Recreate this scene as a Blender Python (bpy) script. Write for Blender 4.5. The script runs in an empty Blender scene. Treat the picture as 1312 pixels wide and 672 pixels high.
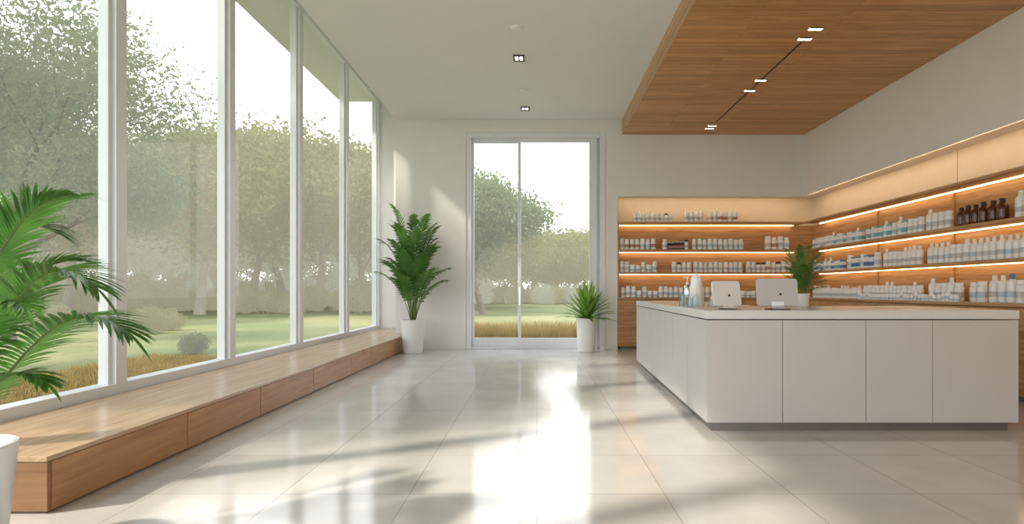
import bpy, bmesh, math, random
from mathutils import Vector, Matrix, Euler
random.seed(7)
S = bpy.context.scene
COL = S.collection

# ------------------------------------------------------------------ materials
def newmat(name):
    m = bpy.data.materials.new(name); m.use_nodes = True
    nt = m.node_tree
    for n in list(nt.nodes): nt.nodes.remove(n)
    out = nt.nodes.new('ShaderNodeOutputMaterial')
    return m, nt, out

def pbr(name, col, rough=0.5, metal=0.0, var=0.04, nscale=6.0, bump=0.0, emis=None, estr=0.0, trans=0.0, coat=0.0, spec=0.5):
    m, nt, out = newmat(name)
    b = nt.nodes.new('ShaderNodeBsdfPrincipled')
    nt.links.new(b.outputs[0], out.inputs[0])
    tc = nt.nodes.new('ShaderNodeTexCoord')
    nz = nt.nodes.new('ShaderNodeTexNoise'); nz.inputs['Scale'].default_value = nscale
    nz.inputs['Detail'].default_value = 4
    nt.links.new(tc.outputs['Object'], nz.inputs['Vector'])
    r = nt.nodes.new('ShaderNodeValToRGB')
    r.color_ramp.elements[0].position = 0.3; r.color_ramp.elements[1].position = 0.7
    r.color_ramp.elements[0].color = tuple(max(0, c*(1-var)) for c in col)+(1,)
    r.color_ramp.elements[1].color = tuple(min(1, c*(1+var)) for c in col)+(1,)
    nt.links.new(nz.outputs['Fac'], r.inputs[0]); nt.links.new(r.outputs[0], b.inputs['Base Color'])
    b.inputs['Roughness'].default_value = rough; b.inputs['Metallic'].default_value = metal
    b.inputs['Specular IOR Level'].default_value = spec
    b.inputs['Transmission Weight'].default_value = trans
    b.inputs['Coat Weight'].default_value = coat
    if emis:
        b.inputs['Emission Color'].default_value = tuple(emis)+(1,)
        b.inputs['Emission Strength'].default_value = estr
    if bump:
        bp = nt.nodes.new('ShaderNodeBump'); bp.inputs['Strength'].default_value = bump
        nt.links.new(nz.outputs['Fac'], bp.inputs['Height']); nt.links.new(bp.outputs[0], b.inputs['Normal'])
    return m

def wood(name, c1, c2, axis=0, rough=0.4, plank=None, freq=1.0, swz=None, cont=0.16, pv=(0.86,1.08)):
    m, nt, out = newmat(name)
    N = nt.nodes.new; L = nt.links.new
    b = N('ShaderNodeBsdfPrincipled'); L(b.outputs[0], out.inputs[0])
    tc = N('ShaderNodeTexCoord')
    src = tc.outputs['Object']
    mp = N('ShaderNodeMapping')
    sc = [9*freq]*3; sc[axis] = 0.55*freq
    mp.inputs['Scale'].default_value = sc
    L(src, mp.inputs['Vector'])
    nz = N('ShaderNodeTexNoise'); nz.inputs['Scale'].default_value = 2.2; nz.inputs['Detail'].default_value = 8
    nz.inputs['Roughness'].default_value = 0.62; nz.inputs['Distortion'].default_value = 0.7
    r = N('ShaderNodeValToRGB')
    r.color_ramp.elements[0].position = 0.5-cont; r.color_ramp.elements[1].position = 0.5+cont
    r.color_ramp.elements[0].color = c1+(1,); r.color_ramp.elements[1].color = c2+(1,)
    col = r.outputs[0]
    L(nz.outputs['Fac'], r.inputs[0])
    if plank:
        bw, rh = plank
        sx = N('ShaderNodeSeparateXYZ'); L(src, sx.inputs[0])
        cb = N('ShaderNodeCombineXYZ')
        a, c = swz
        L(sx.outputs[a], cb.inputs[0]); L(sx.outputs[c], cb.inputs[1])
        bk = N('ShaderNodeTexBrick'); bk.offset = 0.37; bk.offset_frequency = 2
        bk.inputs['Scale'].default_value = 1.0
        bk.inputs['Brick Width'].default_value = bw; bk.inputs['Row Height'].default_value = rh
        bk.inputs['Mortar Size'].default_value = 0.003
        bk.inputs['Mortar Smooth'].default_value = 0.0
        bk.inputs['Bias'].default_value = 0.0
        bk.inputs['Color1'].default_value = (pv[0],pv[0],pv[0],1); bk.inputs['Color2'].default_value = (pv[1],pv[1],pv[1]*.99,1)
        bk.inputs['Mortar'].default_value = (0.45,0.40,0.35,1)
        L(cb.outputs[0], bk.inputs['Vector'])
        ad = N('ShaderNodeVectorMath'); ad.operation = 'MULTIPLY_ADD'
        L(bk.outputs['Color'], ad.inputs[0]); ad.inputs[1].default_value = (37,23,31); L(mp.outputs[0], ad.inputs[2])
        L(ad.outputs[0], nz.inputs['Vector'])
        mx = N('ShaderNodeMix'); mx.data_type = 'RGBA'; mx.blend_type = 'MULTIPLY'; mx.inputs[0].default_value = 1.0
        L(col, mx.inputs[6]); L(bk.outputs['Color'], mx.inputs[7]); col = mx.outputs[2]
    else:
        L(mp.outputs[0], nz.inputs['Vector'])
    L(col, b.inputs['Base Color'])
    b.inputs['Roughness'].default_value = rough
    bp = N('ShaderNodeBump'); bp.inputs['Strength'].default_value = 0.08; bp.inputs['Distance'].default_value = 0.01
    L(nz.outputs['Fac'], bp.inputs['Height']); L(bp.outputs[0], b.inputs['Normal'])
    return m

def emit(name, col, st):
    m, nt, out = newmat(name)
    e = nt.nodes.new('ShaderNodeEmission'); e.inputs[0].default_value = tuple(col)+(1,); e.inputs[1].default_value = st
    nt.links.new(e.outputs[0], out.inputs[0]); return m

def floor_mat():
    m, nt, out = newmat('polished_tile')
    N = nt.nodes.new; L = nt.links.new
    b = N('ShaderNodeBsdfPrincipled'); L(b.outputs[0], out.inputs[0])
    tc = N('ShaderNodeTexCoord'); mp = N('ShaderNodeMapping')
    mp.inputs['Location'].default_value = (0.0, -0.23, 0)
    L(tc.outputs['Object'], mp.inputs['Vector'])
    bk = N('ShaderNodeTexBrick'); bk.offset = 0.0
    bk.inputs['Scale'].default_value = 1; bk.inputs['Brick Width'].default_value = 0.8; bk.inputs['Row Height'].default_value = 0.8
    bk.inputs['Mortar Size'].default_value = 0.0032; bk.inputs['Mortar Smooth'].default_value = 0.1
    bk.inputs['Color1'].default_value = (0.53,0.52,0.505,1); bk.inputs['Color2'].default_value = (0.58,0.57,0.55,1)
    bk.inputs['Mortar'].default_value = (0.34,0.33,0.31,1)
    L(mp.outputs[0], bk.inputs['Vector'])
    nz = N('ShaderNodeTexNoise'); nz.inputs['Scale'].default_value = 2.0; nz.inputs['Detail'].default_value = 7
    L(tc.outputs['Object'], nz.inputs['Vector'])
    r = N('ShaderNodeValToRGB'); r.color_ramp.elements[0].position=0.3; r.color_ramp.elements[1].position=0.7
    r.color_ramp.elements[0].color=(0.90,0.90,0.91,1); r.color_ramp.elements[1].color=(1.04,1.03,1.02,1)
    L(nz.outputs['Fac'], r.inputs[0])
    mx = N('ShaderNodeMix'); mx.data_type='RGBA'; mx.blend_type='MULTIPLY'; mx.inputs[0].default_value=1
    L(bk.outputs['Color'], mx.inputs[6]); L(r.outputs[0], mx.inputs[7]); L(mx.outputs[2], b.inputs['Base Color'])
    mr = N('ShaderNodeMapRange'); mr.inputs['To Min'].default_value=0.07; mr.inputs['To Max'].default_value=0.16
    L(nz.outputs['Fac'], mr.inputs[0]); L(mr.outputs[0], b.inputs['Roughness'])
    b.inputs['IOR'].default_value = 1.9
    bp = N('ShaderNodeBump'); bp.inputs['Strength'].default_value=0.25; bp.inputs['Distance'].default_value=0.002; bp.invert=True
    L(bk.outputs['Fac'], bp.inputs['Height']); L(bp.outputs[0], b.inputs['Normal'])
    return m

def glass_mat(name, tint=(0.985,0.99,0.99), f0=0.006, f1=0.16, p=4.0):
    m, nt, out = newmat(name)
    N = nt.nodes.new; L = nt.links.new
    t = N('ShaderNodeBsdfTransparent'); t.inputs[0].default_value = tint+(1,)
    g = N('ShaderNodeBsdfGlossy'); g.inputs['Roughness'].default_value = 0.0
    f = N('ShaderNodeLayerWeight'); f.inputs[0].default_value = 0.5
    pw = N('ShaderNodeMath'); pw.operation='POWER'; pw.inputs[1].default_value = p
    mu = N('ShaderNodeMath'); mu.operation='MULTIPLY_ADD'; mu.inputs[1].default_value = f1; mu.inputs[2].default_value=f0; mu.use_clamp=True
    mx = N('ShaderNodeMixShader'); L(f.outputs['Facing'], pw.inputs[0]); L(pw.outputs[0], mu.inputs[0]); L(mu.outputs[0], mx.inputs[0])
    L(t.outputs[0], mx.inputs[1]); L(g.outputs[0], mx.inputs[2]); L(mx.outputs[0], out.inputs[0])
    return m

def leaf_mat(name, c1, c2, rough=0.45, trans=0.3, nscale=3.0, haze=None, hz=0.0):
    m, nt, out = newmat(name)
    N = nt.nodes.new; L = nt.links.new
    tc = N('ShaderNodeTexCoord'); nz = N('ShaderNodeTexNoise'); nz.inputs['Scale'].default_value=nscale; nz.inputs['Detail'].default_value=3
    L(tc.outputs['Object'], nz.inputs['Vector'])
    r = N('ShaderNodeValToRGB'); r.color_ramp.elements[0].position=0.35; r.color_ramp.elements[1].position=0.65
    r.color_ramp.elements[0].color=c1+(1,); r.color_ramp.elements[1].color=c2+(1,); L(nz.outputs['Fac'], r.inputs[0])
    b = N('ShaderNodeBsdfPrincipled'); b.inputs['Roughness'].default_value=rough; L(r.outputs[0], b.inputs['Base Color'])
    t = N('ShaderNodeBsdfTranslucent'); L(r.outputs[0], t.inputs[0])
    mx = N('ShaderNodeMixShader'); mx.inputs[0].default_value=trans
    L(b.outputs[0], mx.inputs[1]); L(t.outputs[0], mx.inputs[2])
    fin = mx.outputs[0]
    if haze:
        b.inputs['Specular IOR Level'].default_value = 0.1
        e = N('ShaderNodeEmission'); e.inputs[0].default_value = haze+(1,); e.inputs[1].default_value = hz  # painted haze: the leaf surface itself glows, there is no mist
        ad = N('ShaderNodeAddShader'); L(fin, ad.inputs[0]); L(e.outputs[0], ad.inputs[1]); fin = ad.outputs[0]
    L(fin, out.inputs[0])
    return m

M = {}
M['floor'] = floor_mat()
M['wall'] = pbr('white_plaster', (0.75,0.745,0.735), 0.7, var=0.015, nscale=3)
M['wallr'] = pbr('warm_plaster', (0.75,0.72,0.68), 0.7, var=0.015, nscale=3)
M['cream'] = pbr('beige_panel', (0.72,0.61,0.48), 0.6, var=0.02)
M['ceil'] = pbr('ceiling_paint', (0.80,0.80,0.80), 0.8, var=0.01, nscale=2)
M['frame'] = pbr('white_aluminium', (0.72,0.75,0.79), 0.35, var=0.01)
M['glass'] = glass_mat('window_glass')
M['clearglass'] = glass_mat('clear_glass', (0.86,0.92,0.94), 0.08, 0.8, 3.0)
M['woodceil'] = wood('walnut_ceiling_planks', (0.45,0.215,0.078), (0.72,0.40,0.18), 0, 0.40, plank=(3.0,0.12), swz=(0,1), freq=1.6, cont=.19, pv=(.80,1.12))
M['woodside'] = wood('walnut_soffit_planks', (0.46,0.25,0.115), (0.66,0.40,0.21), 1, 0.45, plank=(2.2,0.11), swz=(1,2), freq=1.4)
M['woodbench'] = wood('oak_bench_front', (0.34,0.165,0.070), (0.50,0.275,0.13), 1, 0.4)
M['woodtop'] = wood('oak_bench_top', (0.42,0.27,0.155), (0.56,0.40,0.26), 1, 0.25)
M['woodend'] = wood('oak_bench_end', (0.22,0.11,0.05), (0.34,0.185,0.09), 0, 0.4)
M['woodx'] = wood('oak_shelf_wide', (0.34,0.18,0.078), (0.54,0.315,0.15), 0, 0.4, cont=.13)
M['woody'] = wood('oak_shelf_long', (0.34,0.18,0.078), (0.54,0.315,0.15), 1, 0.4, cont=.13)
M['counter'] = pbr('matte_laminate', (0.49,0.475,0.46), 0.45, var=0.01)
M['ctop'] = pbr('solid_surface_top', (0.60,0.60,0.60), 0.25, var=0.015)
M['kick'] = pbr('brushed_steel_plinth', (0.18,0.17,0.16), 0.4, metal=0.6, var=0.05)
M['dark'] = pbr('dark_gap', (0.02,0.018,0.016), 0.6)
M['black'] = pbr('black_plastic', (0.02,0.02,0.022), 0.3)
M['chrome'] = pbr('chrome', (0.75,0.75,0.75), 0.15, metal=1.0, var=0.01)
M['silver'] = pbr('silver_shell', (0.70,0.70,0.71), 0.35, metal=0.2, var=0.01)
M['silverd'] = pbr('grey_shell', (0.52,0.52,0.53), 0.35, metal=0.3, var=0.01)
M['screen'] = pbr('dark_screen', (0.015,0.017,0.02), 0.08)
M['pot'] = pbr('white_ceramic', (0.74,0.75,0.76), 0.3, var=0.01)
M['soil'] = pbr('potting_soil', (0.05,0.032,0.02), 0.95, var=0.4, nscale=40, bump=0.6)
M['led'] = emit('warm_led', (1.0,0.64,0.31), 7.0)
M['ledc'] = emit('warm_cove_led', (1.0,0.72,0.42), 13.0)
M['lens'] = emit('downlight_lens', (1.0,0.90,0.75), 4.0)
M['plastic'] = pbr('white_plastic', (0.82,0.82,0.81), 0.35, var=0.01)
M['blue'] = pbr('blue_print', (0.06,0.20,0.45), 0.4, var=0.05)
M['cyan'] = pbr('teal_print', (0.16,0.43,0.54), 0.4, var=0.05)
M['ltblue'] = pbr('pale_blue_print', (0.44,0.57,0.68), 0.4, var=0.05)
M['greyl'] = pbr('grey_print', (0.52,0.52,0.53), 0.4, var=0.1)
M['amber'] = pbr('amber_glass', (0.09,0.025,0.010), 0.12, var=0.05)
M['redl'] = pbr('dusty_red_print', (0.42,0.20,0.14), 0.4, var=0.05)
M['palm'] = leaf_mat('palm_leaf', (0.04,0.145,0.022), (0.13,0.31,0.055), 0.35, 0.33, 2.5)
M['palmfar'] = leaf_mat('palm_leaf_bright', (0.05,0.155,0.03), (0.15,0.32,0.07), 0.4, 0.38, 2.0)
M['sword'] = leaf_mat('sword_leaf', (0.10,0.25,0.03), (0.28,0.46,0.08), 0.35, 0.3, 4.0)
M['stem'] = pbr('palm_stem', (0.16,0.22,0.06), 0.5, var=0.2)
HZ=(0.90,0.90,0.76)  # haze colour, painted as emission into tree bark and leaves
M['bark'] = pbr('tree_bark_haze_glow', (0.13,0.105,0.08), 0.9, var=0.3, nscale=8, bump=0.5, emis=HZ, estr=0.12)
M['barkfar'] = pbr('tree_bark_far_haze_glow', (0.11,0.095,0.07), 0.9, var=0.2, emis=(.90,.86,.68), estr=0.27)  # far bark looks pale from emission standing in for haze
M['leafnear'] = leaf_mat('tree_leaf_haze_glow', (0.08,0.115,0.052), (0.13,0.165,0.08), 0.7, 0.4, 0.8, HZ, 0.19)
M['leafmid'] = leaf_mat('tree_leaf_mid_haze_glow', (0.08,0.10,0.042), (0.125,0.14,0.06), 0.8, 0.35, 0.5, (0.98,0.91,0.66), 0.27)  # warm misty glow painted into the leaf material as emission
M['leaffar'] = leaf_mat('tree_leaf_far_haze_glow', (0.06,0.078,0.045), (0.09,0.105,0.06), 0.8, 0.3, 0.4, (0.90,0.90,0.70), 0.38)
M['drygrass'] = leaf_mat('dry_grass', (0.38,0.27,0.10), (0.52,0.39,0.15), 0.7, 0.3, 2.0)

# ------------------------------------------------------------------ mesh helpers
def mkobj(name, verts, faces, mat, loc=(0,0,0), smooth=False):
    me = bpy.data.meshes.new(name); me.from_pydata([tuple(v) for v in verts], [], faces); me.update()
    if mat: me.materials.append(mat)
    if smooth:
        for p in me.polygons: p.use_smooth = True
    o = bpy.data.objects.new(name, me); o.location = loc; COL.objects.link(o)
    return o

def box_vf(b, off=(0,0,0), base=0):
    x0,x1,y0,y1,z0,z1 = b
    v = [(x,y,z) for z in (z0,z1) for x,y in ((x0,y0),(x1,y0),(x1,y1),(x0,y1))]
    v = [(a-off[0],c-off[1],d-off[2]) for a,c,d in v]
    f = [(0,3,2,1),(4,5,6,7),(0,1,5,4),(1,2,6,5),(2,3,7,6),(3,0,4,7)]
    return v, [tuple(i+base for i in q) for q in f]

def boxes(name, bl, mat, bevel=0.0):
    x0=min(b[0] for b in bl); x1=max(b[1] for b in bl); y0=min(b[2] for b in bl); y1=max(b[3] for b in bl); z0=min(b[4] for b in bl)
    off=((x0+x1)/2,(y0+y1)/2,z0)
    V=[];F=[]
    for b in bl:
        v,f=box_vf(b,off,len(V)); V+=v; F+=f
    o=mkobj(name,V,F,mat,off)
    if bevel:
        md=o.modifiers.new('bevel','BEVEL'); md.width=bevel; md.segments=2; md.limit_method='ANGLE'
    return o
def box(name,x0,x1,y0,y1,z0,z1,mat,bevel=0.0): return boxes(name,[(x0,x1,y0,y1,z0,z1)],mat,bevel)

def prism(name, poly, z0, z1, mat, bevel=0.0):
    cx=sum(p[0] for p in poly)/len(poly); cy=sum(p[1] for p in poly)/len(poly); n=len(poly)
    V=[(p[0]-cx,p[1]-cy,0) for p in poly]+[(p[0]-cx,p[1]-cy,z1-z0) for p in poly]
    F=[tuple(reversed(range(n))),tuple(range(n,2*n))]+[(i,(i+1)%n,n+(i+1)%n,n+i) for i in range(n)]
    o=mkobj(name,V,F,mat,(cx,cy,z0))
    if bevel:
        md=o.modifiers.new('bevel','BEVEL'); md.width=bevel; md.segments=2; md.limit_method='ANGLE'
    return o

def empty(name, loc):
    o=bpy.data.objects.new(name,None); o.location=loc; o.empty_display_size=0.1; COL.objects.link(o); return o

def part(o, parent):
    p=parent; acc=Vector((0,0,0))
    while p is not None:
        acc+=Vector(p.location); p=p.parent
    o.parent=parent; o.location=Vector(o.location)-acc
    return o

def tag(o,label,cat,group=None,kind=None):
    o['label']=label; o['category']=cat
    if group:o['group']=group
    if kind:o['kind']=kind
    return o
def struct(o,label=None,cat=None):
    o['kind']='structure'
    if label:o['label']=label
    if cat:o['category']=cat
    return o

def lathe(name, prof, mat, loc=(0,0,0), seg=20, smooth=True):
    V=[];F=[]
    for r,z in prof:
        for i in range(seg):
            a=2*math.pi*i/seg; V.append((r*math.cos(a),r*math.sin(a),z))
    for j in range(len(prof)-1):
        for i in range(seg):
            k=(i+1)%seg; F.append((j*seg+i,j*seg+k,(j+1)*seg+k,(j+1)*seg+i))
    if prof[0][0]>1e-4: F.append(tuple(reversed(range(seg))))
    if prof[-1][0]>1e-4: F.append(tuple((len(prof)-1)*seg+i for i in range(seg)))
    o=mkobj(name,V,F,mat,loc,smooth)
    if smooth:
        md=o.modifiers.new('es','EDGE_SPLIT'); md.split_angle=math.radians(40)
    return o

def tube_vf(V,F,pts,rad,n=6):
    base=len(V)
    for i,p in enumerate(pts):
        p=Vector(p)
        t=(Vector(pts[min(i+1,len(pts)-1)])-Vector(pts[max(i-1,0)])).normalized()
        a=t.cross(Vector((0.13,0.97,0.2))); 
        if a.length<1e-3:a=t.cross(Vector((1,0,0)))
        a.normalize(); b=t.cross(a)
        for k in range(n):
            an=2*math.pi*k/n; V.append(tuple(p+(a*math.cos(an)+b*math.sin(an))*rad[i]))
    for i in range(len(pts)-1):
        for k in range(n):
            q=(k+1)%n; F.append((base+i*n+k,base+i*n+q,base+(i+1)*n+q,base+(i+1)*n+k))
    F.append(tuple(base+k for k in reversed(range(n)))); F.append(tuple(base+(len(pts)-1)*n+k for k in range(n)))

# ------------------------------------------------------------------ room shell
H=4.97; XL=-3.85; XR=5.77; YB=11.8
struct(box('floor',-4.0,6.3,-4.2,13.5,-0.2,0.0,M['floor']),'polished pale stone tile floor','floor')
f=bpy.data.objects['floor']
me=f.data
for v in me.vertices: v.co=v.co+Vector(f.location)
f.location=(0,0,0)
struct(box('ceiling',-3.05,6.3,-4.2,12.3,H,H+0.25,M['ceil']),'white painted ceiling','ceiling')
struct(boxes('trim_1',[(-4.0,-3.0,-4.2,13.5,6.0,6.2),(-3.06,-3.0,-4.2,13.5,H+0.25,6.0)],M['ceil']),'raised white ceiling pocket beside the glazing','trim')
struct(box('trim_2',-4.85,-4.02,-4.2,13.5,5.93,6.2,M['wall']),'exterior roof overhang','trim')
sz=4.64
so=box('ceiling_timber',1.84,XR,-4.2,YB,sz,H,M['woodceil'])
so.data.materials.append(M['woodside'])
for p in so.data.polygons:
    if abs(p.normal.x)>0.5: p.material_index=1
struct(so,'lowered walnut plank ceiling','ceiling')
struct(boxes('wall_back',[(-3.05,-1.535,YB,YB+0.25,0,6.0),(-1.535,1.467,YB,YB+0.25,4.69,6.0),(1.467,1.74,YB,YB+0.5,0,6.0),(1.74,XR+.02,YB,YB+0.5,3.34,6.0),(1.74,XR+.02,YB,YB+0.02,3.31,3.34)],M['wall']),'white plaster wall around the sliding door','wall')
struct(boxes('wall_alcove',[(-4.0,-3.05,13.4,13.6,-0.1,6.2),(-3.05,-2.95,YB+.25,13.6,-0.1,6.2)],M['wall']),'white plaster end wall beside glazing','wall')
struct(box('wall_niche',1.74,6.3,YB+0.45,YB+0.55,0,3.34,M['cream']),'beige wall behind shelving','wall')
struct(boxes('wall_right',[(XR,6.3,-4.2,YB+0.5,3.34,6.0),(XR,XR+.02,-4.2,YB+.0,3.31,3.34)],M['wallr']),'warm white upper wall','wall')
o=box('wall_right_niche',6.2,6.3,-4.2,YB+0.5,0,3.34,M['cream'])
struct(o,'beige wall behind shelving','wall')
for i,y in enumerate((4.2,8.05)):
    struct(box('trim_%d'%(3+i),6.197,6.2,y,y+.008,2.765,3.335,M['woodend']),'thin panel joint in beige wall panelling','trim')
struct(boxes('wall_front',[(-4,-3.2,-4.4,-4.2,0,6.2),(5.2,6.3,-4.4,-4.2,0,6.2),(-3.2,5.2,-4.4,-4.2,3.6,6.2)],M['wall']),'white wall behind the camera with an opening added for fill light','wall')

ys=[13.4,11.2,9.0,6.98,5.13,3.15,1.15,-0.85,-2.85,-4.2]
for i in range(len(ys)-1):
    y1=ys[i]; y0=ys[i+1]
    w=0.13; d=0.16
    bl=[(XL-d,XL,y1-w,y1,0.25,6.0),(XL-d,XL,y0,y1-w,0.25,0.42),(XL-d,XL,y0,y1-w,5.86,6.0)]
    bl+=[(XL-d+.03,XL-.04,y0,y0+.045,0.42,5.86),(XL-d+.03,XL-.04,y1-w-.045,y1-w,0.42,5.86)]
    o=boxes('window_%d'%(i+1),bl,M['frame'])
    struct(o,'tall white framed glazing bay above timber bench','window')
    g=box('glass_pane',XL-.09,XL-.083,y0+.02,y1-w-.02,.41,5.87,M['glass']); part(g,o)
struct(box('wall_left',XL-0.15,XL+0.0,-4.2,13.4,-0.149,0.25,M['wall']),'low white kerb under glazing','wall')

dx0,dx1=-1.535,1.467
o=boxes('door_1',[(dx0,dx0+.11,YB+.02,YB+.2,0,4.69),(1.19,1.30,YB+.05,YB+.22,0,4.6),(1.36,dx1,YB-.02,YB+.2,0,4.69),(1.30,1.36,YB+.12,YB+.2,0,4.6),
   (dx0+.11,1.36,YB+.02,YB+.2,4.58,4.69),(dx0+.11,1.2,YB+.02,YB+.2,0,.04)],M['frame'],0.004)
struct(o,'tall white framed glass sliding door','door')
def sash(x0,x1,y,z0,z1,s=.055,parent=o,handle=None):
    a=boxes('sliding_panel',[(x0,x0+s,y,y+.05,z0,z1),(x1-s,x1,y,y+.05,z0,z1),(x0+s,x1-s,y,y+.05,z0,z0+.2),(x0+s,x1-s,y,y+.05,z1-.09,z1)],M['frame'],0.003)
    part(a,parent)
    g=box('glass_pane',x0+s-.01,x1-s+.01,y+.02,y+.027,z0+.19,z1-.08,M['glass']); part(g,a)
    if handle is not None:
        h=boxes('handle',[(handle,handle+.02,y-.05,y-.03,.95,1.35),(handle,handle+.02,y-.03,y+.0,.97,.99),(handle,handle+.02,y-.03,y+.0,1.31,1.33)],M['chrome'],0.003); part(h,a)
sash(dx0+.11,-.36,YB+.12,.04,4.58)
sash(-.40,1.19,YB+.05,.04,4.58,handle=-.385)
o=boxes('fill_glazing',[(-3.2,-3.1,-4.35,-4.25,0,3.6),(5.1,5.2,-4.35,-4.25,0,3.6),(-3.1,5.1,-4.35,-4.25,3.5,3.6)]+[(x,x+.08,-4.35,-4.25,0,3.5) for x in (-1.1,.95,3.0)],M['frame'])  # unseen glazing added to bring fill light in from behind the camera
struct(o,'unseen white framed glazing added for front fill light','door')
g=box('glass_pane',-3.1,5.1,-4.31,-4.3,0.01,3.5,M['glass']); part(g,o)

# ------------------------------------------------------------------ bench
B=empty('storage_bench',(-3.3,7.5,0)); tag(B,'long low oak storage bench with drawer fronts under the tall windows','bench')
bx=-2.79
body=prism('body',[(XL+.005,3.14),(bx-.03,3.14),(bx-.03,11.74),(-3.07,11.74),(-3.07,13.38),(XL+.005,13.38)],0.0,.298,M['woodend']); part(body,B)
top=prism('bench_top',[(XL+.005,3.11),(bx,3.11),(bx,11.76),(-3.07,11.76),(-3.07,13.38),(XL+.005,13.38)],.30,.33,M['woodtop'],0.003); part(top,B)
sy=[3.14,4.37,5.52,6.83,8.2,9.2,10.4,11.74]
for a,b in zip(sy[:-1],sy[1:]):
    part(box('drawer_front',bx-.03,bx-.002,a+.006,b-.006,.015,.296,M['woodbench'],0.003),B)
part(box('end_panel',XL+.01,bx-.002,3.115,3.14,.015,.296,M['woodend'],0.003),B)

# ------------------------------------------------------------------ counter
C=empty('reception_counter',(2.9,6.2,0)); tag(C,'white L-shaped pharmacy service counter with flat panels and steel plinth','counter')
cy=4.92; yf=9.33; ix=lambda y: 1.53+(y-4.92)*(1.70-1.53)/(9.33-4.92)
xr=4.34
def lpoly(e, dp=1.45, aw=.95):
    return [(ix(cy)+e,cy+e),(xr-e,cy+e),(xr-e,cy+dp-e),(ix(cy+dp)+aw-e,cy+dp-e),(ix(yf)+aw-e,yf-e),(ix(yf)+e,yf-e)]
part(prism('plinth',lpoly(.055),0,.085,M['kick']),C)
part(prism('body',lpoly(.022),.085,1.0,M['dark']),C)
part(prism('countertop',lpoly(-.004),1.018,1.096,M['ctop'],0.004),C)
sx=[ix(cy),2.213,2.963,3.564,xr]
for a,b in zip(sx[:-1],sx[1:]):
    part(box('front_panel',a+.003,b-.003,cy,cy+.022,.085,1.008,M['counter'],0.0015),C)
n=6
for i in range(n):
    ya=cy+(yf-cy)*i/n+.003+(.02 if i==0 else 0); yb=cy+(yf-cy)*(i+1)/n-.003
    part(prism('side_panel',[(ix(ya),ya),(ix(ya)+.021,ya),(ix(yb)+.021,yb),(ix(yb),yb)],.085,1.008,M['counter'],0.0015),C)
part(box('end_panel',xr-.022,xr,cy+.025,cy+1.43,.085,1.008,M['counter'],0.0015),C)
part(box('back_panel',2.7,xr-.02,cy+1.428,cy+1.45,.085,1.008,M['counter'],0.0015),C)
part(box('end_panel',ix(yf)+.01,ix(yf)+.94,yf-.022,yf,.085,1.008,M['counter'],0.0015),C)

# ------------------------------------------------------------------ shelving
SZ=[2.76,2.16,1.67]
BT=1.12
def led_strip(x0,x1,y0,y1,z,parent,mat='led'):
    part(box('led_strip',x0,x1,y0,y1,z-.012,z-.001,M[mat]),parent)
R=empty('wall_shelving',(6.0,8.0,BT)); tag(R,'long oak wall shelving with warm strip lights beside the counter','shelves')
Y0r=1.0; Y1r=12.24
part(box('back_panel',6.165,6.198,Y0r,Y1r,BT+.003,SZ[0]-.04,M['woody']),R)
for z in SZ:
    part(box('shelf_board',XR+.0,6.164,Y0r,11.8,z-.04,z,M['woody'],0.002),R)
    led_strip(6.07,6.11,Y0r+.05,11.75,z-.04,R)
for y in (Y0r,4.4,6.25,8.05,9.85):
    for k,(za,zb) in enumerate(((BT+.003,SZ[2]-.041),(SZ[2]+.001,SZ[1]-.041),(SZ[1]+.001,SZ[0]-.041))):
        part(box('upright',6.13,6.16,y,y+.02,za,zb,M['woody']),R)
cv=box('cove_light',XR+.025,XR+.065,-4,11.75,3.325,3.339,M['ledc']); tag(cv,'warm linear cove light above the long shelving','light')
cv=box('cove_light',1.8,5.7,YB+.03,YB+.06,3.325,3.339,M['ledc']); tag(cv,'warm linear cove light above the rear shelving','light')
K=empty('wall_shelving',(3.7,12.1,BT)); tag(K,'oak shelving niche with warm strip lights in rear wall','shelves')
part(box('back_panel',1.745,6.16,YB+.415,YB+.448,BT+.003,SZ[0]-.04,M['woodx']),K)
for z in SZ:
    part(box('shelf_board',1.745,5.768,YB+.0,YB+.414,z-.04,z,M['woodx'],0.002),K)
    led_strip(1.8,5.7,YB+.33,YB+.37,z-.04,K)
part(box('side_panel',1.742,1.775,YB+.0,YB+.414,BT+.003,SZ[2]-.041,M['woodx']),K)
part(box('side_panel',1.742,1.775,YB+.0,YB+.414,SZ[2]+.001,SZ[1]-.041,M['woodx']),K)
part(box('side_panel',1.742,1.775,YB+.0,YB+.414,SZ[1]+.001,SZ[0]-.041,M['woodx']),K)
tag(box('worktop',5.47,6.197,Y0r,12.24,BT-.035,BT,M['woody'],0.002),'long oak worktop over wall cabinets','worktop')
tag(box('worktop',1.745,5.465,YB-.02,12.245,BT-.035,BT,M['woodx'],0.002),'oak worktop over rear drawer units','worktop')
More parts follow.
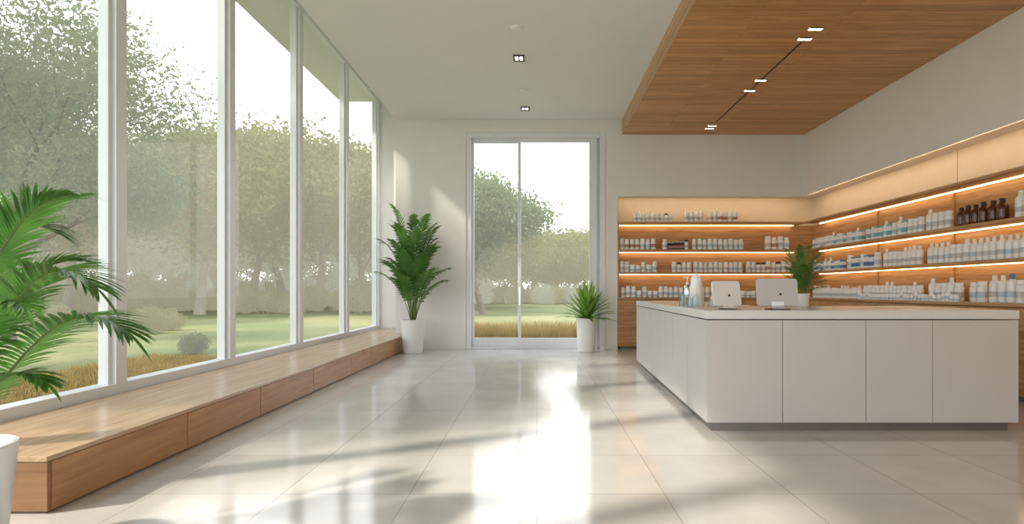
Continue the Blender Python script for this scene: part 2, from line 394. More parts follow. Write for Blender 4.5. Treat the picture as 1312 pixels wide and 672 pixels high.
def drawer_unit(x0,x1,y0,y1,face):
    E=empty('drawer_unit',((x0+x1)/2,(y0+y1)/2,0)); tag(E,'oak base drawer unit under the shelving','cabinet','base drawer units')
    part(box('body',x0+.022,x1-.002,y0+.022,y1-.002,.06,BT-.036,M['woodend']) if face=='x' else box('body',x0+.002,x1-.002,y0+.022,y1-.002,.06,BT-.036,M['woodend']),E)
    part(box('plinth',x0+.06,x1-.01,y0+.06,y1-.01,0,.06,M['kick']),E)
    hs=[.07,.40,.73,BT-.045]
    for a,b in zip(hs[:-1],hs[1:]):
        if face=='y':
            d=box('drawer',x0+.004,x1-.004,y0,y0+.02,a+.004,b-.004,M['woodx'],0.002); part(d,E)
            part(box('handle',(x0+x1)/2-.08,(x0+x1)/2+.08,y0-.018,y0+.0,b-.05,b-.038,M['kick']),d)
        else:
            d=box('drawer',x0,x0+.02,y0+.004,y1-.004,a+.004,b-.004,M['woody'],0.002); part(d,E)
            part(box('handle',x0-.018,x0+.0,(y0+y1)/2-.08,(y0+y1)/2+.08,b-.05,b-.038,M['kick']),d)
xs=[1.745,2.65,3.55,4.5,5.46]
for a,b in zip(xs[:-1],xs[1:]): drawer_unit(a,b,YB+.0,12.24,'y')
yy=[1.0,2.2,3.4,4.6,5.8,7.0,8.2,9.4,10.6,11.79]
for a,b in zip(yy[:-1],yy[1:]): drawer_unit(5.49,6.19,a,b,'x')

# ------------------------------------------------------------------ ceiling fixtures
def ceil_light(x,y,z,w,l,lab,mat='lens'):
    E=empty('downlight',(x,y,z)); tag(E,lab,'light')
    t=.03
    part(boxes('housing',[(x-w/2-t,x+w/2+t,y-l/2-t,y-l/2,z-.02,z-.001),(x-w/2-t,x+w/2+t,y+l/2,y+l/2+t,z-.02,z-.001),(x-w/2-t,x-w/2,y-l/2,y+l/2,z-.02,z-.001),(x+w/2,x+w/2+t,y-l/2,y+l/2,z-.02,z-.001),(x-.012,x+.012,y-l/2,y+l/2,z-.02,z-.001)],M['black']),E)
    part(box('lens',x-w/2,x+w/2,y-l/2,y+l/2,z-.004,z-.002,M[mat]),E)
for x,y in ((-.285,8.67),(-.24,11.08),(-.3,4.5),(-.3,.5)):
    ceil_light(x,y,H,.12,.16,'square black-trimmed recessed downlight in white ceiling')
for x,y in ((-.28,7.66),(-.24,10.05)):
    d=lathe('smoke_detector',[(.02,-.045),(.055,-.043),(.082,-.028),(.09,-.001)],M['plastic'],(x,y,H-.001),24); tag(d,'small round white smoke detector on the ceiling','smoke detector')
tr=empty('light_track',(3.58,9.1,sz-.002)); tag(tr,'recessed dark slot track in timber ceiling with small lamps','light')
part(box('slot',3.568,3.592,7.38,10.9,sz-.005,sz-.001,M['dark']),tr)
for y in (7.02,7.30,8.74,9.19,11.15,11.33):
    d=boxes('lamp_housing',[(3.495,3.665,y-.040,y-.034,sz-.012,sz-.001),(3.495,3.665,y+.034,y+.040,sz-.012,sz-.001),(3.575,3.585,y-.034,y+.034,sz-.012,sz-.001)],M['dark']); part(d,tr)
    part(box('lamp_lens',3.495,3.665,y-.033,y+.033,sz-.008,sz-.0055,M['lens']),tr)

# ------------------------------------------------------------------ plants
UP=Vector((0,0,1))
def bez(p0,p1,p2,t): return p0*(1-t)**2+p1*2*t*(1-t)+p2*t*t
def blade(V,F,p,d,length,width,up,droop,n=4,fold=.25):
    side=d.cross(up)
    if side.length<1e-3: side=Vector((1,0,0))
    side.normalize(); b=len(V)
    for i in range(n+1):
        t=i/n; q=p+d*(length*t)-UP*(droop*length*t*t)
        w=width*.5*(math.sin(math.pi*min(1,(t*.82+.14)))**.8) if i<n else .0005
        nn=side.cross(d).normalized()
        V.append(tuple(q-side*w+nn*w*fold)); V.append(tuple(q)); V.append(tuple(q+side*w+nn*w*fold))
    for i in range(n):
        k=b+i*3
        F.append((k,k+1,k+4,k+3)); F.append((k+1,k+2,k+5,k+4))
def frond(V,F,SV,SF,p0,p1,p2,nl=26,ll=.3,lw=.03,start=.25,droop=.35,r=.008,spr=.55):
    pts=[bez(p0,p1,p2,i/10) for i in range(11)]
    tube_vf(SV,SF,pts,[r*(1-.8*i/10) for i in range(11)],5)
    for i in range(nl):
        t=start+(1-start)*(i+.5)/nl
        p=bez(p0,p1,p2,t); T=(bez(p0,p1,p2,min(1,t+.02))-bez(p0,p1,p2,t-.02)).normalized()
        sd=T.cross(UP)
        if sd.length<.05: sd=Vector((1,0,0))
        sd.normalize(); nn=sd.cross(T)
        u=(t-start)/(1-start)
        L=ll*(math.sin(math.pi*(.18+.74*u))**.7)*random.uniform(.9,1.08)
        for s in (-1,1):
            d=(sd*s*(1-.35*u)+T*(spr+.7*u)+nn*.22+Vector((random.uniform(-.06,.06),)*3)).normalized()
            blade(V,F,p,d,L,lw,nn,droop*random.uniform(.7,1.3))
    T=(p2-p1).normalized(); blade(V,F,p2,T,ll*.6,lw,UP,droop)

def pot(name,loc,h,rt,rb,parent):
    o=lathe('pot',[(rb,0),(rb+.01,.01),(rt-.004,h-.02),(rt,h-.008),(rt-.005,h),(rt-.022,h),(rt-.03,h-.06)],M['pot'],loc,40); part(o,parent)
    s=lathe('soil',[(rt-.045,h-.075),(rt-.03,h-.055),(.0005,h-.045)],M['soil'],loc,24); part(s,parent)

def palm(loc,poth,rt,rb,fr,label,mat,clampy=None,**kw):
    E=empty('potted_palm',loc); tag(E,label,'plant')
    pot('pot',loc,poth,rt,rb,E)
    V=[];F=[];SV=[];SF=[]
    for a,b,c,k in fr:
        q=dict(kw); q.update(k); frond(V,F,SV,SF,Vector(a),Vector(b),Vector(c),**q)
    if clampy is not None:
        cl=clampy-loc[1]
        V=[(x,min(y,cl),z) for x,y,z in V]
    o=mkobj('foliage',V,F,mat,loc,True); part(o,E)
    o=mkobj('stem',SV,SF,M['stem'],loc,True); part(o,E)
    return E
fl=Vector((-2.74,2.55,0))
def P(px,py,Y): return Vector(((px-688)/700*Y,Y,1.28-(py-372)/700*Y))-fl
b0=Vector((0,0,.48))
fr=[
 (b0,P(-30,262,2.5),P(92,250,2.45),{}),
 (b0+Vector((.03,0,0)),P(20,275,2.45),P(122,368,2.35),{}),
 (b0+Vector((.04,-.02,0)),P(66,345,2.3),P(162,425,2.2),{'ll':.25}),
 (b0+Vector((.0,.03,0)),P(-40,230,2.7),P(75,300,2.9),{}),
 (b0+Vector((.04,-.03,0)),P(0,440,2.3),P(58,490,2.25),{'ll':.17,'nl':30}),
 (b0+Vector((-.02,0,0)),P(-120,200,2.5),P(-200,330,2.4),{}),
 (b0+Vector((-.02,.03,0)),P(-90,240,2.8),P(0,270,3.0),{}),
 (b0+Vector((-.02,-.04,0)),P(-150,300,2.2),P(-260,430,2.0),{}),
 (b0+Vector((.02,-.04,0)),P(-20,340,2.1),P(30,395,1.9),{'ll':.20}),
 (b0+Vector((.03,.03,0)),P(0,320,2.7),P(105,335,2.8),{'ll':.24}),
]
palm(tuple(fl),.545,.24,.18,fr,'large feathery green palm in tall white pot beside bench end',M['palm'],nl=50,ll=.28,lw=.016,start=.3,droop=.25,r=.009,spr=.75)

def auto_palm(n,h,spread,base_z,seed,lo=.35,ysq=1.0,tight=.55,arch=.86):
    random.seed(seed); out=[]
    for i in range(n):
        a=2*math.pi*(i*.382)+random.uniform(-.3,.3)
        u=(i+.5)/n
        hh=base_z+(h-base_z)*(lo+(1-lo)*u)*random.uniform(.85,1.0)
        rr=spread*(1-tight*u)*random.uniform(.75,1.05)
        d=Vector((math.cos(a),math.sin(a),0))
        if d.y>0: d.y*=ysq
        p0=Vector((d.x*.04,d.y*.04,base_z)); p2=d*rr+UP*hh; p1=d*rr*.30+UP*(base_z+(hh-base_z)*arch)
        out.append((p0,p1,p2,{}))
    return out
palm((-2.52,11.1,0),.68,.25,.18,auto_palm(34,3.10,.78,.62,3,.36,.55,.40),'tall bushy green palm in white pot at bench end',M['palmfar'],clampy=11.76,nl=22,ll=.30,lw=.036,start=.30,droop=.45,r=.009,spr=.65)
palm((2.96,6.1,1.0965),.145,.08,.055,auto_palm(30,.76,.29,.13,5,.15,1.0,.3),'small feathery palm in white pot on the counter',M['palmfar'],nl=20,ll=.10,lw=.008,start=.25,droop=.45,r=.003,spr=.8)
def sword(loc,label):
    E=empty('potted_yucca',loc); tag(E,label,'plant'); pot('pot',loc,.70,.215,.17,E)
    V=[];F=[]; random.seed(11)
    for i in range(56):
        a=i*2.4; u=i/56
        el=math.radians(16+66*u+random.uniform(-5,5)); d=Vector((math.cos(a)*math.cos(el),math.sin(a)*math.cos(el),math.sin(el)))
        if d.y>0: d.y*=.5
        blade(V,F,Vector((d.x*.03,d.y*.03,.64+.10*u)),d,random.uniform(.62,.76)*(1+.16*u),.095,UP,.28*(1-u)+.05,7,.4)
    cl=11.77-loc[1]; V=[(x,min(y,cl),z) for x,y,z in V]
    o=mkobj('foliage',V,F,M['sword'],loc,True); part(o,E)
sword((1.03,11.35,0),'spiky sword-leaved green plant in white pot beside the door')

# ------------------------------------------------------------------ counter objects
def tablet(loc,w,h,rotz,label,tilt=14,mat='silver'):
    E=empty('point_of_sale_monitor',loc); tag(E,label,'monitor')
    def loc_obj(o): o.parent=E; return o
    def rounded(w,h,r,y0,y1,name,mat,z0):
        poly=[]
        for cx,cz,a0 in ((w/2-r,h-r,0),(-w/2+r,h-r,90),(-w/2+r,r,180),(w/2-r,r,270)):
            for k in range(6):
                a=math.radians(a0+k*18); poly.append((cx+r*math.cos(a),cz+r*math.sin(a)))
        n=len(poly); V=[(x,y0,z) for x,z in poly]+[(x,y1,z) for x,z in poly]
        F=[tuple(range(n)),tuple(reversed(range(n,2*n)))]+[(i,n+i,n+(i+1)%n,(i+1)%n) for i in range(n)]
        o=mkobj(name,V,F,mat,(0,0,z0)); md=o.modifiers.new('b','BEVEL'); md.width=.003; md.segments=2; md.limit_method='ANGLE'; md.angle_limit=math.radians(50)
        return loc_obj(o)
    a=rounded(w,h,.028,-.012,.010,'display_shell',M[mat],.03); a.rotation_euler=(math.radians(-tilt),0,0)
    b=rounded(w-.02,h-.02,.02,.0102,.013,'screen',M['screen'],.01); b.parent=a
    c=lathe('emblem',[(.012,0),(.012,.0015),(.0005,.002)],M['black'],(w*.08,-.0125,h*.42),16); c.rotation_euler=(math.radians(90),0,0); c.parent=a
    prof=[(-.075,.010),(-.075,.016),(-.03,.020),(-.018,.034),(-.014,.075),(-.006,.075),(-.008,.03),(.02,.016),(.02,.010)]
    n=len(prof); ww=w*.15
    V=[(-ww,y,z) for y,z in prof]+[(ww,y,z) for y,z in prof]
    F=[tuple(range(n)),tuple(reversed(range(n,2*n)))]+[(i,n+i,n+(i+1)%n,(i+1)%n) for i in range(n)]
    s=mkobj('stand',V,F,M[mat],(0,-.002,0)); loc_obj(s)
    bb=lathe('base',[(w*.30,0),(w*.31,.004),(w*.30,.010),(.0005,.0105)],M['black'],(0,0,0),32); loc_obj(bb)
    E.rotation_euler=(0,0,rotz)
    return E
TZ=1.0965
tablet((1.83,5.25,TZ),.285,.245,math.radians(8),'small silver tablet monitor on stand, seen from behind, on counter',12)
tablet((2.29,5.2,TZ),.37,.275,math.radians(-14),'larger grey monitor on stand, seen from behind, on counter',18,'silverd')
v=lathe('paper_towel_holder',[(.085,0),(.09,.01),(.088,.02),(.078,.15),(.066,.28),(.06,.325),(.05,.345),(.0005,.35)],M['plastic'],(1.84,6.3,TZ),28); tag(v,'white tapered rounded dispenser on the counter','dispenser')
k=lathe('cap',[(.016,.349),(.016,.37),(.012,.376),(.0005,.377)],M['plastic'],(1.84,6.3,TZ),16); part(k,v)
def pumpb(x,y,h,r,mat,label):
    o=lathe('pump_bottle',[(r*.9,0),(r,.008),(r,h*.72),(r*.8,h*.8),(r*.35,h*.86),(r*.3,h*.9)],mat,(x,y,TZ),20); tag(o,label,'bottle')
    p=lathe('pump',[(r*.42,h*.88),(r*.42,h*.98),(r*.12,h),(r*.12,h*1.15),(r*.35,h*1.17),(r*.35,h*1.24),(.0005,h*1.25)],M['plastic'],(x,y,TZ),16); part(p,o)
    s=box('spout',x-r*1.2,x,y-.006,y+.006,TZ+h*1.18,TZ+h*1.22,M['plastic']); part(s,o)
pumpb(1.76,6.05,.16,.035,M['clearglass'],'clear pump bottle on the counter')
pumpb(1.95,6.03,.15,.03,M['plastic'],'small white pump bottle beside white dispenser')
pumpb(2.12,7.7,.30,.05,M['chrome'],'tall metallic pump bottle on the counter')
for x,y,h,r in ((1.62,6.1,.13,.035),(1.69,6.25,.16,.03),(1.66,5.95,.10,.04),(1.87,5.9,.09,.03)):
    o=lathe('glass_tumbler',[(r*.85,0),(r*.88,.004),(r,h),(r*.93,h),(r*.8,.012),(.0005,.011)],M['clearglass'],(x,y,TZ),24); tag(o,'clear glass tumbler on the counter','glass','tumblers on the counter')

# ------------------------------------------------------------------ shelf products
PR={}
def mkproto(key,name,cat,label,r,h,bodymat,capmat,labmat,style):
    if style=='pill':
        bp=[(r*.95,0),(r,.006),(r,h*.70),(r*.94,h*.76),(r*.74,h*.80),(r*.74,h*.82)]
        cp=[(r*.84,h*.80),(r*.84,h*.98),(r*.78,h),(.0005,h)]
        lp=[(r*1.012,h*.22),(r*1.012,h*.50)]
    elif style=='lotion':
        bp=[(r*.9,0),(r,.008),(r,h*.66),(r*.85,h*.76),(r*.4,h*.82),(r*.35,h*.84)]
        cp=[(r*.45,h*.82),(r*.42,h*.98),(r*.36,h),(.0005,h)]
        lp=[(r*1.012,h*.20),(r*1.012,h*.40)]
    elif style=='amber':
        bp=[(r*.93,0),(r,.008),(r,h*.60),(r*.9,h*.68),(r*.42,h*.78),(r*.38,h*.84)]
        cp=[(r*.5,h*.82),(r*.5,h*.98),(r*.45,h),(.0005,h)]
        lp=[(r*1.012,h*.14),(r*1.012,h*.5)]
    elif style=='jar':
        bp=[(r*.93,0),(r,.006),(r,h*.62),(r*.9,h*.68),(r*.88,h*.7)]
        cp=[(r*1.0,h*.69),(r*1.0,h*.97),(r*.95,h),(.0005,h)]
        lp=[(r*1.012,h*.18),(r*1.012,h*.45)]
    if style=='carton':
        b=box('t',-r,r,-r*.6,r*.6,0,h,bodymat,0.002)
        p1=boxes('t',[(-r*1.01,r*1.01,-r*.61,r*.61,h*.18,h*.5)],labmat)
        p2=boxes('t',[(-r*1.005,r*1.005,-r*.605,r*.605,h*.88,h*1.003)],capmat)
        me=[b.data,p1.data,p2.data]
        for o in (b,p1,p2): bpy.data.objects.remove(o)
        PR[key]=(name,cat,label,me[0],[('printed_band',me[1],h*.18),('top_flap',me[2],h*.88)],r*2,h)
    else:
        res=[]
        for pr,m in ((bp,bodymat),(cp,capmat),(lp,labmat)):
            V=[];F=[];seg=14
            for rr,z in pr:
                for i in range(seg):
                    a=2*math.pi*i/seg; V.append((rr*math.cos(a),rr*math.sin(a),z))
            for j in range(len(pr)-1):
                for i in range(seg):
                    k=(i+1)%seg; F.append((j*seg+i,j*seg+k,(j+1)*seg+k,(j+1)*seg+i))
            if pr is not lp:
                F.append(tuple(reversed(range(seg)))); F.append(tuple((len(pr)-1)*seg+i for i in range(seg)))
            me=bpy.data.meshes.new(key); me.from_pydata(V,[],F); me.materials.append(m)
            for p in me.polygons: p.use_smooth = (len(p.vertices)==4)
            try: me.set_sharp_from_angle(angle=math.radians(40))
            except Exception: pass
            res.append(me)
        PR[key]=(name,cat,label,res[0],[('cap',res[1],0),('paper_label',res[2],0)],r*2,h)
mkproto('pw','pill_bottle','bottle','white plastic pill bottle with grey label on oak shelf',.046,.20,M['plastic'],M['plastic'],M['greyl'],'pill')
mkproto('pb','pill_bottle','bottle','white plastic pill bottle with pale blue label on oak shelf',.046,.20,M['plastic'],M['plastic'],M['ltblue'],'pill')
mkproto('pr','pill_bottle','bottle','white pill bottle with reddish label on oak shelf',.046,.20,M['plastic'],M['plastic'],M['redl'],'pill')
mkproto('pd','pill_bottle','bottle','white pill bottle with dark cap on oak shelf',.044,.19,M['plastic'],M['black'],M['greyl'],'pill')
mkproto('lw','lotion_bottle','bottle','tall white lotion bottle with grey label on oak shelf',.043,.25,M['plastic'],M['plastic'],M['greyl'],'lotion')
mkproto('lb','lotion_bottle','bottle','tall white lotion bottle with blue label on oak shelf',.043,.25,M['plastic'],M['plastic'],M['ltblue'],'lotion')
mkproto('lu','lotion_bottle','bottle','tall white lotion bottle with blue cap on oak shelf',.043,.25,M['plastic'],M['blue'],M['ltblue'],'lotion')
mkproto('am','medicine_bottle','bottle','dark amber glass medicine bottle on oak shelf',.055,.235,M['amber'],M['black'],M['amber'],'amber')
mkproto('jw','cream_jar','jar','squat white cream jar on oak shelf',.05,.13,M['plastic'],M['plastic'],M['ltblue'],'jar')
mkproto('cb','medicine_box','box','blue and white medicine carton on oak shelf',.05,.17,M['plastic'],M['blue'],M['blue'],'carton')
mkproto('cc','medicine_box','box','teal and white medicine carton on oak shelf',.05,.19,M['plastic'],M['cyan'],M['cyan'],'carton')
mkproto('cd','medicine_box','box','dark printed medicine carton on oak shelf',.05,.15,M['black'],M['greyl'],M['redl'],'carton')
def place(key,x,y,z,group,rot=0,s=1.0,parts=True):
    name,cat,label,me,pts,w,h=PR[key]
    o=bpy.data.objects.new(name,me); o.location=(x,y,z+.001); o.rotation_euler=(0,0,rot); o.scale=(s,s,s)
    COL.objects.link(o); tag(o,label,cat,group)
    for pn,pm,oz in pts:
        c=bpy.data.objects.new(pn,pm); c.parent=o; c.location=(0,0,oz); COL.objects.link(c)
    return w*s
random.seed(21)
def row_back(z,segs,group):
    for x0p,x1p,keys,s in segs:
        x=(x0p-688)/59.3; xe=(x1p-688)/59.3
        while True:
            k=random.choice(keys); sc=s*random.uniform(.93,1.05); w=PR[k][5]*sc
            if x+w>xe: break
            place(k,x+w/2,YB+.10+random.uniform(-.01,.01),z,group,0 if k[0]=='c' else random.uniform(0,6),sc)
            x+=w+random.uniform(.004,.010)
row_back(SZ[0],[(812,864,['pw','pw','pd','lw'],1.0),(878,905,['pr','lw','pw'],1.15),(908,952,['pw','pr','lw','pd'],1.15)],'products on the highest rear shelf')
row_back(SZ[1],[(794,848,['pw','pw','pb','pr'],1.2),(850,884,['cd','pd','pw'],1.15),(888,956,['pw','pb','pw'],1.15),(982,1018,['pr','pw','pb'],1.4)],'products on the second rear shelf')
row_back(SZ[2],[(794,848,['pw','jw','pw'],1.2),(862,888,['pd','pb','pw'],1.1),(890,956,['pw','pw','pb'],1.1),(958,1018,['pw','pw','pr','pd'],1.15)],'products on the third rear shelf')
row_back(BT,[(796,878,['pw','pb','jw'],1.15),(886,948,['pw','pw','pb'],1.1),(950,1018,['pw','pb','jw'],1.1)],'products on the rear worktop')
def row_right(z,segs,group,x=5.87):
    yfar=lambda px: 700*x/(px-688)
    for p0,p1,keys,s in segs:
        y=yfar(p0); ye=yfar(p1)
        while True:
            k=random.choice(keys); sc=s*random.uniform(.95,1.03); w=PR[k][5]*sc
            if y-w<ye: break
            place(k,x+random.uniform(-.006,.008),y-w/2,z,group,math.pi/2 if k[0]=='c' else random.uniform(0,6),sc)
            y-=w+random.uniform(.004,.009)
row_right(SZ[1],[(1043,1108,['pb','cc','lb','pw'],1.05),(1112,1150,['cc','cc','pb','lb'],1.1),(1152,1186,['lb','pw','cc'],1.2),(1189,1224,['pw','pw','lb'],1.25),(1227,1300,['am'],1.15),(1302,1420,['lw','lb'],1.3)],'products on the upper wall shelf')
row_right(SZ[2],[(1043,1085,['cb','lb','cc'],1.05),(1088,1130,['cb','cb','pb'],1.3),(1134,1184,['lw','pw','lw'],1.2),(1190,1460,['lw','lw','pw','lb','lw'],1.22)],'products on the middle wall shelf')
row_right(BT,[(1043,1105,['lb','pb','lw'],1.0),(1108,1188,['pb','pw','lw','pw'],1.2),(1192,1240,['pb','pw','lw'],1.35),(1244,1268,['pb','pw'],1.35),(1270,1460,['lu','lw','pw','lb'],1.4)],'products on the lower wall shelf')
row_right(BT,[(1100,1230,['jw','pb','jw'],.75)],'small jars at worktop edge',x=5.66)
place('pb',2.10,5.75,TZ-.001,'products on the counter',0,.9)

# ------------------------------------------------------------------ exterior
GZ=-0.15
def ground():
    m,nt,out=newmat('lawn'); N=nt.nodes.new; L=nt.links.new
    b=N('ShaderNodeBsdfPrincipled'); L(b.outputs[0],out.inputs[0]); b.inputs['Roughness'].default_value=.95
    tc=N('ShaderNodeTexCoord'); n1=N('ShaderNodeTexNoise'); n1.inputs['Scale'].default_value=.25; n1.inputs['Detail'].default_value=6
    L(tc.outputs['Object'],n1.inputs['Vector'])
    r=N('ShaderNodeValToRGB'); e=r.color_ramp.elements
    e[0].position=.35; e[0].color=(.13,.165,.06,1); e[1].position=.62; e[1].color=(.23,.235,.10,1)
    L(n1.outputs['Fac'],r.inputs[0])
    n2=N('ShaderNodeTexNoise'); n2.inputs['Scale'].default_value=9; n2.inputs['Detail'].default_value=8; L(tc.outputs['Object'],n2.inputs['Vector'])
    r2=N('ShaderNodeValToRGB'); r2.color_ramp.elements[0].color=(.6,.6,.6,1); r2.color_ramp.elements[1].color=(1.2,1.2,1.2,1); L(n2.outputs['Fac'],r2.inputs[0])
    mx=N('ShaderNodeMix'); mx.data_type='RGBA'; mx.blend_type='MULTIPLY'; mx.inputs[0].default_value=1
    L(r.outputs[0],mx.inputs[6]); L(r2.outputs[0],mx.inputs[7]); L(mx.outputs[2],b.inputs['Base Color'])
    b.inputs['Emission Color'].default_value=(.9,.9,.75,1); b.inputs['Emission Strength'].default_value=.03  # faint emission paints haze into the lawn colour
    return m
gm=ground()
g=box('lawn',-120,60,-40,160,GZ-.5,GZ,gm); tag(g,'mown green park lawn outside the building','lawn',kind='stuff')
def grass(name,x0,x1,y0,y1,n,h,label,seed,z=GZ,w=.008):
    random.seed(seed); V=[];F=[]
    for i in range(n):
        x=random.uniform(x0,x1); y=random.uniform(y0,y1); a=random.uniform(0,6.28); hh=h*random.uniform(.5,1.1)
        l=Vector((random.gauss(0,.12),random.gauss(0,.12),0))*hh*2
        s=Vector((math.cos(a),math.sin(a),0))*w; p=Vector((x,y,z)); b=len(V)
        V+= [tuple(p-s),tuple(p+s),tuple(p+l*.35+UP*hh*.6+s*.8),tuple(p+l*.35+UP*hh*.6-s*.8),tuple(p+l+UP*hh)]
        F+= [(b,b+1,b+2,b+3),(b+3,b+2,b+4)]
    o=mkobj(name,V,F,M['drygrass']); tag(o,label,'grass',kind='stuff')
grass('ornamental_grass',-2.7,3.0,13.9,15.5,9000,.60,'golden ornamental grass bed outside the door',1)
grass('dry_grass',-8.2,-4.9,3.2,11.5,16000,.12,'short golden dry grass strip outside the windows',2)

def gen_tree(seed,h,spread,levels=4,nl=95,ls=.13,cr=.55,lean=0,trunk=.26):
    random.seed(seed); V=[];F=[];tips=[]
    def grow(p,d,L,r,dep):
        pts=[p]; rr=[r]; q=p.copy(); dd=d.copy()
        for i in range(4):
            dd=(dd+Vector((random.gauss(0,.12),random.gauss(0,.12),random.gauss(0,.05)))).normalized()
            q=q+dd*L/4; pts.append(q.copy()); rr.append(r*(1-.11*(i+1)))
        tube_vf(V,F,pts,rr,7 if dep<2 else 4)
        if dep>=1: tips.append(pts[2])
        if dep==levels: tips.append(q); return
        k=3 if dep else 5
        for i in range(k):
            a=2*math.pi*(i+random.random()*.6)/k
            up=.75 if dep==0 else .3
            nd=(dd*.8+Vector((math.cos(a),math.sin(a),0))*spread*(1 if dep else 1.1)+UP*up*.4).normalized()
            grow(pts[-1] if random.random()<.6 else pts[-2],nd,L*random.uniform(.62,.85),rr[-1]*.68,dep+1)
    grow(Vector((0,0,-.1)),Vector((lean,0,1)).normalized(),h*trunk,h*.02,0)
    LV=[];LF=[]; g=random.gauss
    for t in tips:
        tx,ty,tz=t
        for i in range(nl):
            cx=tx+g(0,cr); cy_=ty+g(0,cr); cz=tz+g(0,cr*.7)
            if cz<.3: continue
            s=ls*random.uniform(.6,1.3); ax,ay,az=g(0,s*.6),g(0,s*.6),g(0,s*.6); bx_,by_,bz_=g(0,s*.35),g(0,s*.35),g(0,s*.35); b=len(LV)
            LV.append((cx-ax,cy_-ay,cz-az)); LV.append((cx+bx_,cy_+by_,cz+bz_)); LV.append((cx+ax,cy_+ay,cz+az)); LV.append((cx-bx_,cy_-by_,cz-bz_))
            LF.append((b,b+1,b+2,b+3))
    top=max(v[2] for v in LV)
    def mk(n,v,f,m):
        me=bpy.data.meshes.new(n); me.from_pydata(v,[],f); me.materials.append(m); return me
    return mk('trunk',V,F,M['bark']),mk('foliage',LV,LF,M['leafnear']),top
T=[gen_tree(1,9,.75,4,190,.05,.42,trunk=.26),gen_tree(2,9,.6,4,230,.085,.5),gen_tree(3,9,.85,4,230,.085,.55,trunk=.2),gen_tree(9,9,.45,4,230,.085,.5,trunk=.2)]
def tree(ti,x,y,h,tier,label='leafy park tree standing on the lawn'):
    E=empty('tree',(x,y,GZ)); tag(E,label,'tree','park trees')
    s=h/(T[ti][2]*.93); rz=random.uniform(0,6.28)
    for n,me in zip(('trunk','foliage'),T[ti][:2]):
        o=bpy.data.objects.new(n,me); o.parent=E; o.scale=(s,s,s); o.rotation_euler=(0,0,rz); COL.objects.link(o)
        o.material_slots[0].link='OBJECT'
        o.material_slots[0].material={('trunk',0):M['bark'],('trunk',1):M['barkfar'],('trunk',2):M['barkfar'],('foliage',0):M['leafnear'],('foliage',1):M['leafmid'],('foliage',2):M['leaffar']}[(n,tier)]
random.seed(5)
def tp(px,Y,topy,ti,tier,**k):
    h=1.28+(372-topy)/700*Y-GZ; tree(ti,(px-688)/700*Y,Y,h,tier,**k)
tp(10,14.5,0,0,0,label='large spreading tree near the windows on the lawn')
tree(3,-13.5,6.2,11.0,0)  # added off-view tree, placed to shade the sun patch on the back wall
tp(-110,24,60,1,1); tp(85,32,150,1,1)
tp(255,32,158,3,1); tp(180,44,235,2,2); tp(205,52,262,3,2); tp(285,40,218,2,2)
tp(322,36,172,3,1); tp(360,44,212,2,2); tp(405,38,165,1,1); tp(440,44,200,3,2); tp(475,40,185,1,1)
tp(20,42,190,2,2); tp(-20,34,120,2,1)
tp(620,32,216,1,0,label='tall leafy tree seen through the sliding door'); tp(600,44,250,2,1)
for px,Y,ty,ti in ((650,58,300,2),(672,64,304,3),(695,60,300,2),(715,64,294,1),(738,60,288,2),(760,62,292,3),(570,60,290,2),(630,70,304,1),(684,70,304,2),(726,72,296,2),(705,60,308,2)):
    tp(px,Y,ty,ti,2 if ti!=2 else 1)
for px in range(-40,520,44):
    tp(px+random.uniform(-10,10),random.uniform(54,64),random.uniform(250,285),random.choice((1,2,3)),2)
def shrub_mesh(seed,n=5200):
    random.seed(seed); V=[];F=[]
    for i in range(n):
        d=Vector((random.gauss(0,1),random.gauss(0,1),random.gauss(0,1))).normalized(); r=random.uniform(.70,1.08)*(1+.12*math.sin(5*d.x+3*d.z)+.10*math.sin(7*d.y))
        c=Vector((d.x*r,d.y*r,.75+d.z*r*.78)); 
        if c.z<0: continue
        a=(d+Vector((random.gauss(0,.6),random.gauss(0,.6),random.gauss(0,.6)))).normalized().orthogonal().normalized(); b2=a.cross(d).normalized(); s=.055; b=len(V)
        V+=[tuple(c-a*s),tuple(c+b2*s*.6),tuple(c+a*s),tuple(c-b2*s*.6)]; F.append((b,b+1,b+2,b+3))
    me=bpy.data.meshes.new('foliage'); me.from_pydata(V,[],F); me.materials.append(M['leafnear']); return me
SM=shrub_mesh(4)
def shrub(px,by,w,mat='leafnear',lab='rounded clipped shrub on the lawn',grp='shrubs on the lawn',sz=1.0):
    Y=(1.28-GZ)*700/(by-372); X=(px-688)/700*Y; r=w/2*Y/700
    o=bpy.data.objects.new('shrub',SM); o.location=(X,Y,GZ); o.scale=(r,r,r*sz); o.rotation_euler=(0,0,random.uniform(0,6)); COL.objects.link(o); tag(o,lab,'bush',grp)
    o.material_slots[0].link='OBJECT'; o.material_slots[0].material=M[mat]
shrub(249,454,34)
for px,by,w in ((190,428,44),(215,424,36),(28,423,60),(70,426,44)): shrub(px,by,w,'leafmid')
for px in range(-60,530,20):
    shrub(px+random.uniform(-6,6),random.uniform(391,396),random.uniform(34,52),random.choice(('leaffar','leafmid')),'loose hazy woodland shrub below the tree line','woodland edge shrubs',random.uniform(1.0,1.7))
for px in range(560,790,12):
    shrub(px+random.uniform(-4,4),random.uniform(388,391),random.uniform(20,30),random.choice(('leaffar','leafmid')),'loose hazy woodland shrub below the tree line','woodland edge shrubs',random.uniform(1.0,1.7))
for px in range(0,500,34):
    shrub(px+random.uniform(-10,10),random.uniform(398,403),random.uniform(34,54),'leafmid','loose sunlit woodland shrub below the trees','woodland edge shrubs',random.uniform(.8,1.3))

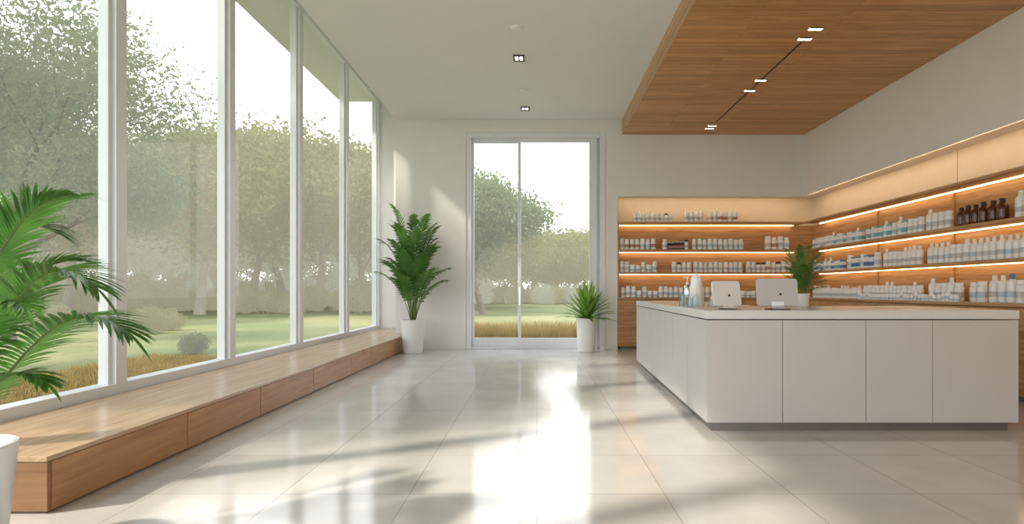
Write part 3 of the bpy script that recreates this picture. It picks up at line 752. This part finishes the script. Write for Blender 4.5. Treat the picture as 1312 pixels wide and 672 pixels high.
# ------------------------------------------------------------------ lights
def sunl(d,st,col,ang):
    l=bpy.data.lights.new('sun','SUN'); l.energy=st; l.color=col; l.angle=math.radians(ang)
    o=bpy.data.objects.new('sun',l); o.rotation_euler=Vector(d).to_track_quat('-Z','Y').to_euler(); o.location=(-20,10,20); COL.objects.link(o)
sunl((1.0,.46,-.92),5.0,(1.0,.89,.75),2.6)
def portal(loc,rot,sx,sy):
    l=bpy.data.lights.new('portal','AREA'); l.shape='RECTANGLE'; l.size=sx; l.size_y=sy; l.cycles.is_portal=True
    o=bpy.data.objects.new('portal',l); o.location=loc; o.rotation_euler=rot; COL.objects.link(o)
portal((XL-.25,4.6,3.1),(0,math.radians(-90),0),5.6,17.6)
portal((0,YB+.4,2.3),(math.radians(-90),0,0),3.0,4.6)
portal((1,-4.5,1.8),(math.radians(90),0,0),8.4,3.6)
w=bpy.data.worlds.new('world'); S.world=w; w.use_nodes=True; nt=w.node_tree
for n in list(nt.nodes): nt.nodes.remove(n)
N=nt.nodes.new; L=nt.links.new
out=N('ShaderNodeOutputWorld'); bg=N('ShaderNodeBackground'); L(bg.outputs[0],out.inputs[0]); bg.inputs[1].default_value=3.1
tc=N('ShaderNodeTexCoord'); sp=N('ShaderNodeSeparateXYZ'); L(tc.outputs['Generated'],sp.inputs[0])
r=N('ShaderNodeValToRGB'); e=r.color_ramp.elements
e[0].position=0.0; e[0].color=(1.0,.975,.935,1); e[1].position=.6; e[1].color=(.90,.95,1.0,1)
L(sp.outputs[2],r.inputs[0]); L(r.outputs[0],bg.inputs[0])

# ------------------------------------------------------------------ camera
cam=bpy.data.cameras.new('camera'); cam.sensor_width=36; cam.lens=700/1312*36; cam.shift_x=-32/1312; cam.shift_y=36/1312; cam.clip_end=500
co=bpy.data.objects.new('camera',cam); co.location=(0,0,1.28); co.rotation_euler=(math.radians(90),0,0); COL.objects.link(co); S.camera=co
S.view_settings.view_transform='Standard'
S.view_settings.look='None'
S.view_settings.exposure=0.15
